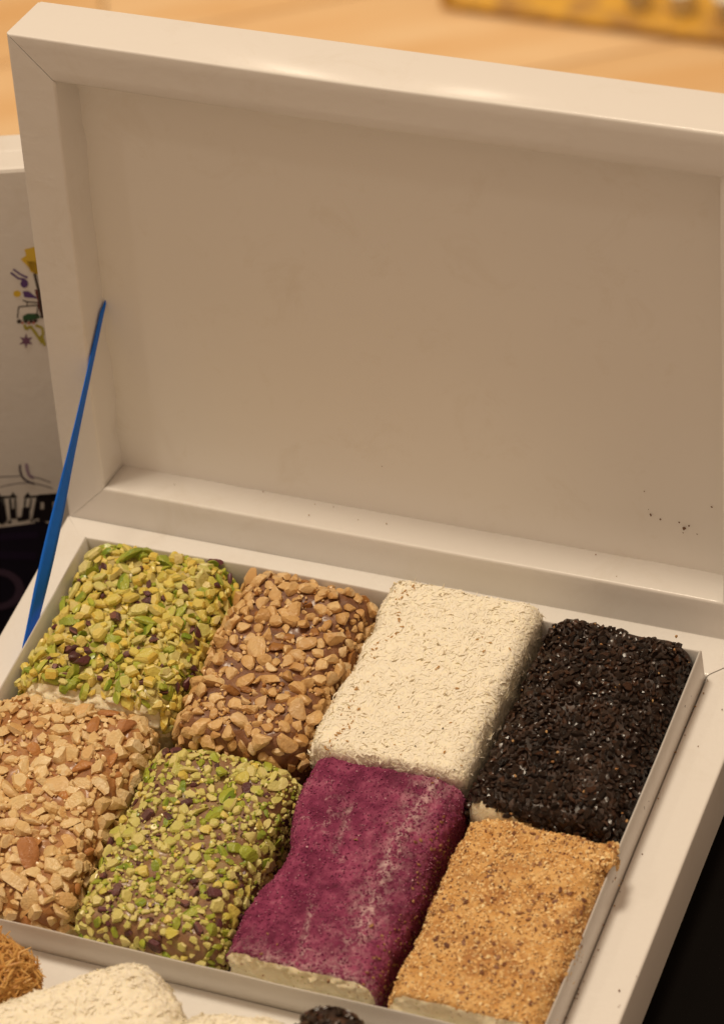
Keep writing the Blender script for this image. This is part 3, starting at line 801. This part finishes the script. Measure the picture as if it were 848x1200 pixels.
# ------------------------------------------------------------------ second box, standing behind on the left
yaw = math.radians(17); ln = math.radians(13.5)
ex = np.array([math.cos(yaw), math.sin(yaw), 0]); up = np.array([-math.sin(yaw) * math.sin(ln), math.cos(yaw) * math.sin(ln), math.cos(ln)])
fn_ = np.cross(ex, up); OB = np.array([-.163, .3, .338]) * W
b2 = empty('gift_box', OB); tag(b2, 'closed white gift box with printed coloured skyline art, leaning upright at the left edge', 'gift box')
b2.matrix_world = Matrix([[ex[i], up[i], fn_[i], OB[i]] for i in range(3)] + [[0, 0, 0, 1]])
eL, eR, bot, thk = -.75 * W, .05 * W, -.807 * W, .115 * W
def lb(name, mat, lo, hi, bev):
    o = bevbox(name, mat, lo, hi, bev, None); o.parent = b2; return o
half = thk * .47
lb('lid', M_CARD, (eL, bot, -half), (eR, 0, 0), .0016)
lb('base', M_CARD, (eL + .0012, bot + .0006, -thk), (eR - .0012, -.0012, -half - .0014), .0016)
def flat(name, color, polys, lift=.00025, rough=.35):
    t = NT(name + '_ink'); m = t.set(t.mix(t.math('MULTIPLY', t.noise(200, 3), .35), color, tuple(c * .75 + .01 for c in color)), rough, .5)
    V = []; F = []
    for pl in polys:
        k = len(V)
        for (a, b) in pl: V.append((a * W, b * W, lift))
        F.append(tuple(range(k, k + len(pl))))
    me = bpy.data.meshes.new(name); me.from_pydata(V, [], F); me.materials.append(m)
    bm = bmesh.new(); bm.from_mesh(me); bmesh.ops.triangulate(bm, faces=bm.faces)
    bmesh.ops.recalc_face_normals(bm, faces=bm.faces)
    for f_x in bm.faces:
        if f_x.normal.z < 0: f_x.normal_flip()
    bm.to_mesh(me); bm.free()
    o = bpy.data.objects.new(name, me); scene.collection.objects.link(o); o.parent = b2; return o
# layout of the printed artwork (millimetre-like sheet units) -> coordinates on the box face
def fc(x, y):
    w = 2.79950876e-05 * x + -0.000143504392 * y + 1
    return ((0.00115227846 * x + -0.000238390221 * y + 0.0478856958) / w, (-8.23047985e-05 * x + -0.00126897364 * y + 0.252095903) / w)
def pp(*pts): return [fc(x, y) for x, y in pts]
def stroke(pts, w):
    out = []
    for (x, y), (x2, y2) in zip(pts[:-1], pts[1:]):
        L = math.hypot(x2 - x, y2 - y) or 1; nx, ny = -(y2 - y) / L * w / 2, (x2 - x) / L * w / 2
        out.append(pp((x + nx, y + ny), (x2 + nx, y2 + ny), (x2 - nx, y2 - ny), (x - nx, y - ny)))
    return out
def disc(x, y, rx, ry=None, n=14): 
    ry = ry or rx
    return pp(*[(x + rx * math.cos(k / n * 6.2832), y + ry * math.sin(k / n * 6.2832)) for k in range(n)])
flat('print_yellow', (.72, .50, .04), [pp((29, 292), (41, 289), (70, 292), (70, 318), (41, 320), (36, 318), (32, 306), (24, 304), (31, 299)), pp((26, 305), (44, 306), (70, 306), (70, 322), (41, 321), (33, 312)), disc(20.5, 344, 4.5, 3.8)], .0002)
flat('print_olive', (.42, .38, .05), stroke([(29, 380), (31, 386), (36, 382), (42, 390), (50, 402)], 3.2) + stroke([(42, 381), (50, 384), (51, 392), (47, 396)], 3) + stroke([(50, 395), (53, 405)], 3), .0002)
flat('print_purple', (.10, .045, .20), stroke([(16, 315), (24, 321), (33, 325)], 2) + stroke([(13, 319), (22, 326), (30, 327)], 2.2) + [disc(29, 332, 4.5, 5), pp((27, 341), (34, 341), (43, 348), (70, 349), (70, 352), (29, 348))], .0003)
def star(x, y, R0, R1, n=6): return pp(*[(x + (R0 if k % 2 == 0 else R1) * math.sin(k * math.pi / n), y - (R0 if k % 2 == 0 else R1) * math.cos(k * math.pi / n)) for k in range(2 * n)])
flat('print_star', (.17, .08, .16), [star(31, 399, 9, 3.6)], .0003)
flat('print_maroon', (.16, .03, .03), [pp((41, 339), (70, 338), (70, 352), (46, 357)), pp((44, 353), (70, 352), (70, 372), (49, 371), (46, 362))], .0004)
flat('print_dark_green', (.025, .09, .035), [pp((27, 370), (33, 367), (45, 367), (48, 372), (40, 374), (28, 376))], .0004)
flat('print_dark_line', (.05, .035, .03), stroke([(21, 372), (22.5, 359), (45, 357), (43.5, 371)], 1.3) + stroke([(27, 351), (32, 353), (32.5, 358)], 1.2) + stroke([(32, 353), (44, 354)], 1.2)
     + [disc(23, 376, 2.6), disc(31, 376, 2.2), disc(37, 376, 2.2), disc(42, 375, 2.4)] + stroke([(41, 320), (46, 341), (50, 372)], 3), .0005)
flat('print_red', (.45, .07, .04), [disc(27, 377.5, 1.4), disc(34.5, 378, 1.4), disc(40, 377.5, 1.3)], .0006)
# line work above the skyline
flat('print_swirl', (.055, .035, .07), stroke([(24, 544), (23.6, 550), (25.5, 557), (30, 562), (36, 565.5), (41, 566.5)], 2.2) + stroke([(0, 570.5), (10, 568), (22, 566), (35, 565.5), (50, 568), (62, 572)], .9) + stroke([(-20, 561), (0, 558.5), (24, 557.5)], .9) + stroke([(34, 558), (46, 560), (60, 565)], .9), .0003)
flat('print_lilac', (.33, .24, .36), stroke([(31.5, 543), (32, 550), (34, 556), (40, 560)], 3.2), .0003)
sky = []
sky += stroke([(-20, 583), (0, 582), (20, 581.5)], 2.4) + stroke([(29, 582), (46, 581), (75, 580)], 2.6)
sky += [pp((12, 583), (15.5, 575.5), (20, 583)), pp((28, 583), (33, 576), (37, 583)), pp((-5, 583), (-1, 576), (2, 583))]
for a in [((-4, 583), (2, 583), (8, 612), (0, 613)), ((11, 584), (13.5, 584), (14.5, 596), (19, 595), (20, 607), (12.5, 608)), ((27, 594), (35, 594), (35, 608), (25, 609)), ((3, 583), (5, 583), (9, 609), (6, 609)),
          ((43, 582), (46.5, 582), (43, 608), (38, 608)), ((46, 579), (75, 577), (75, 587), (46, 588)), ((45, 588), (48, 588), (47, 606), (41, 608)), ((52, 587), (62, 587), (62, 610), (46, 611), (46, 596), (52, 596)),
          ((17, 584), (19, 584), (19.5, 597), (17.5, 597)), ((29, 584), (31, 584), (30, 596), (28, 596)), ((36, 584), (38, 584), (36, 597), (34, 597)), ((-20, 594), (-2, 594), (3, 612), (-20, 612)), ((20, 606), (26, 605), (32, 609), (22, 611))]:
    sky.append(pp(*a))
sky += [disc(3, 612.5, 2), disc(12, 611, 2.2), disc(38, 609.5, 1.8), disc(43, 611, 1.8), disc(47, 611.5, 1.8)]
flat('print_skyline', (.012, .009, .012), sky, .0004)
flat('print_navy_field', (.012, .009, .022), [pp((-60, 622), (0, 618), (20, 615.5), (52, 611), (58, 614), (57, 800), (-60, 800))], .0002)
def ring(x, y, ro, ri, sy=1.0, n=40):
    P1 = [(x + ro * math.cos(k / n * 6.2832), y + ro * sy * math.sin(k / n * 6.2832)) for k in range(n + 1)]
    P2 = [(x + ri * math.cos(k / n * 6.2832), y + ri * sy * math.sin(k / n * 6.2832)) for k in range(n + 1)]
    return [pp(P1[k], P1[k + 1], P2[k + 1], P2[k]) for k in range(n)]
flat('print_ring', (.075, .048, .085), ring(-4, 690, 33, 23, .74), .0004)
flat('print_stripe', (.020, .012, .038), stroke([(-40, 632), (0, 629), (45, 626)], 8) + stroke([(-40, 651), (0, 650), (44, 651)], 9), .0003)

# ------------------------------------------------------------------ floor behind, far out of focus
fz = -3.4 * W
t = NT('subfloor'); M_SUB = t.set(t.mix(t.noise(6), (.20, .13, .07), (.24, .16, .09)), .8)
V = [(-7, -4, fz - .012), (7, -4, fz - .012), (7, 9, fz - .012), (-7, 9, fz - .012)]
fl = meshobj('floor', V, [(0, 1, 2, 3)], M_SUB); tag(fl, 'light wood plank floor behind the table', None, None, 'structure')
t = NT('oak_plank'); oi = t.n.new('ShaderNodeObjectInfo')
mp = t.n.new('ShaderNodeMapping'); mp.inputs['Scale'].default_value = (1.0, 9, 1); t.lk(t.tc.outputs['Object'], mp.inputs[0])
col = t.ramp(oi.outputs['Random'], [(0, (.68, .47, .25)), (.5, (.76, .55, .32)), (1, (.52, .34, .16))])
col = t.mix(t.ramp(t.noise(4, 6, .6, .6, vec=mp.outputs[0]), [(.40, (0, 0, 0)), (.70, (.7, .7, .7))]), col, (.62, .34, .11))
M_OAK = t.set(col, .45, .5)
pm = None; th0 = math.radians(28)
pe = np.array([math.cos(th0), math.sin(th0)]); pq = np.array([-math.sin(th0), math.cos(th0)])
PLW, PLL = .13, .9
for i in range(-9, 12):
    for j in range(-3, 4):
        cxy = np.array([-.55, 1.2]) + pq * i * PLW + pe * (j * PLL + (i % 3) * .3)
        if pm is None:
            o = bevbox('floor_plank', M_OAK, (-PLL / 2 + .0008, -PLW / 2 + .0008, -.0115), (PLL / 2 - .0008, PLW / 2 - .0008, 0), .001); pm = o.data
        else:
            o = bpy.data.objects.new('floor_plank', pm); scene.collection.objects.link(o)
        o.location = (cxy[0], cxy[1], fz); o.rotation_euler = (0, 0, th0); o.parent = fl

# blurred yellow crate with white cups far behind
t = NT('yellow_plastic'); M_YEL = t.set(t.mix(t.ramp(t.noise(38, 3, .6), [(.42, (0, 0, 0)), (.58, (1, 1, 1))]), (.66, .38, .05), (.42, .23, .06)), .6)
t = NT('white_cup_paper'); M_CUP = t.set(t.mix(t.noise(20), (.78, .74, .66), (.7, .66, .58)), .5)
cy0 = 5.00 * W
cre = empty('crate', (-.95 * W, cy0 + .050, fz)); tag(cre, 'low yellow crate far behind on the wooden floor, out of focus at top right', 'crate')
def cpart(nm, lo, hi, m=M_YEL):
    o = bevbox(nm, m, lo, hi, .002, None); o.parent = cre; return o
CX = .21
cpart('crate_floor', (-CX, -.07, .003), (.5, .12, .008))
cpart('crate_side', (-CX, -.075, .003), (.5, -.069, .010))
cpart('crate_side', (-CX, .121, .003), (.5, .127, .020))
cpart('crate_end', (-CX - .006, -.075, .003), (-CX - .0005, .127, .020))
def cup(x, y):
    n = 20; V = []; F = []
    prof = [(.0085, 0), (.0105, .022), (.0112, .022), (.0114, .0235), (.0100, .0235), (.0080, .003), (0, .003)]
    for (rr, z) in prof:
        for k in range(n): V.append((rr * math.cos(k / n * 6.2832), rr * math.sin(k / n * 6.2832), z))
    for l in range(len(prof) - 1):
        for k in range(n): F.append((l * n + k, l * n + (k + 1) % n, (l + 1) * n + (k + 1) % n, (l + 1) * n + k))
    F.append(tuple(reversed(range(n))))
    me = bpy.data.meshes.new('cup'); me.from_pydata(V, [], F); me.materials.append(M_CUP)
    me.polygons.foreach_set('use_smooth', [True] * len(me.polygons)); return me
cupm = cup(0, 0)
for i, (px, lab) in enumerate([(-1.19, 'white cup in the yellow crate, leftmost of four blurred cups'), (-1.05, 'white cup in the yellow crate, second from left of four blurred cups'),
                (-.91, 'white cup in the yellow crate, third from left of four blurred cups'), (-.79, 'white cup in the yellow crate, rightmost of four blurred cups')]):
    o = bpy.data.objects.new('cup', cupm); scene.collection.objects.link(o)
    o.location = (px * W, cy0 + .001, fz + .0082); tag(o, lab, 'cup', 'white cups in the far yellow crate')
t = NT('dark_fabric'); M_DK = t.set((.03, .02, .015), .8)
P, F, Nn = rbox_np(.05, .03, .012, (.015, .015, .010), .004)
o = meshobj('bag', P + np.array([-1.93 * W, 5.10 * W + .012, fz + .0125]), F, M_DK)
tag(o, 'small dark pouch on the wooden floor left of the yellow crate', 'pouch')
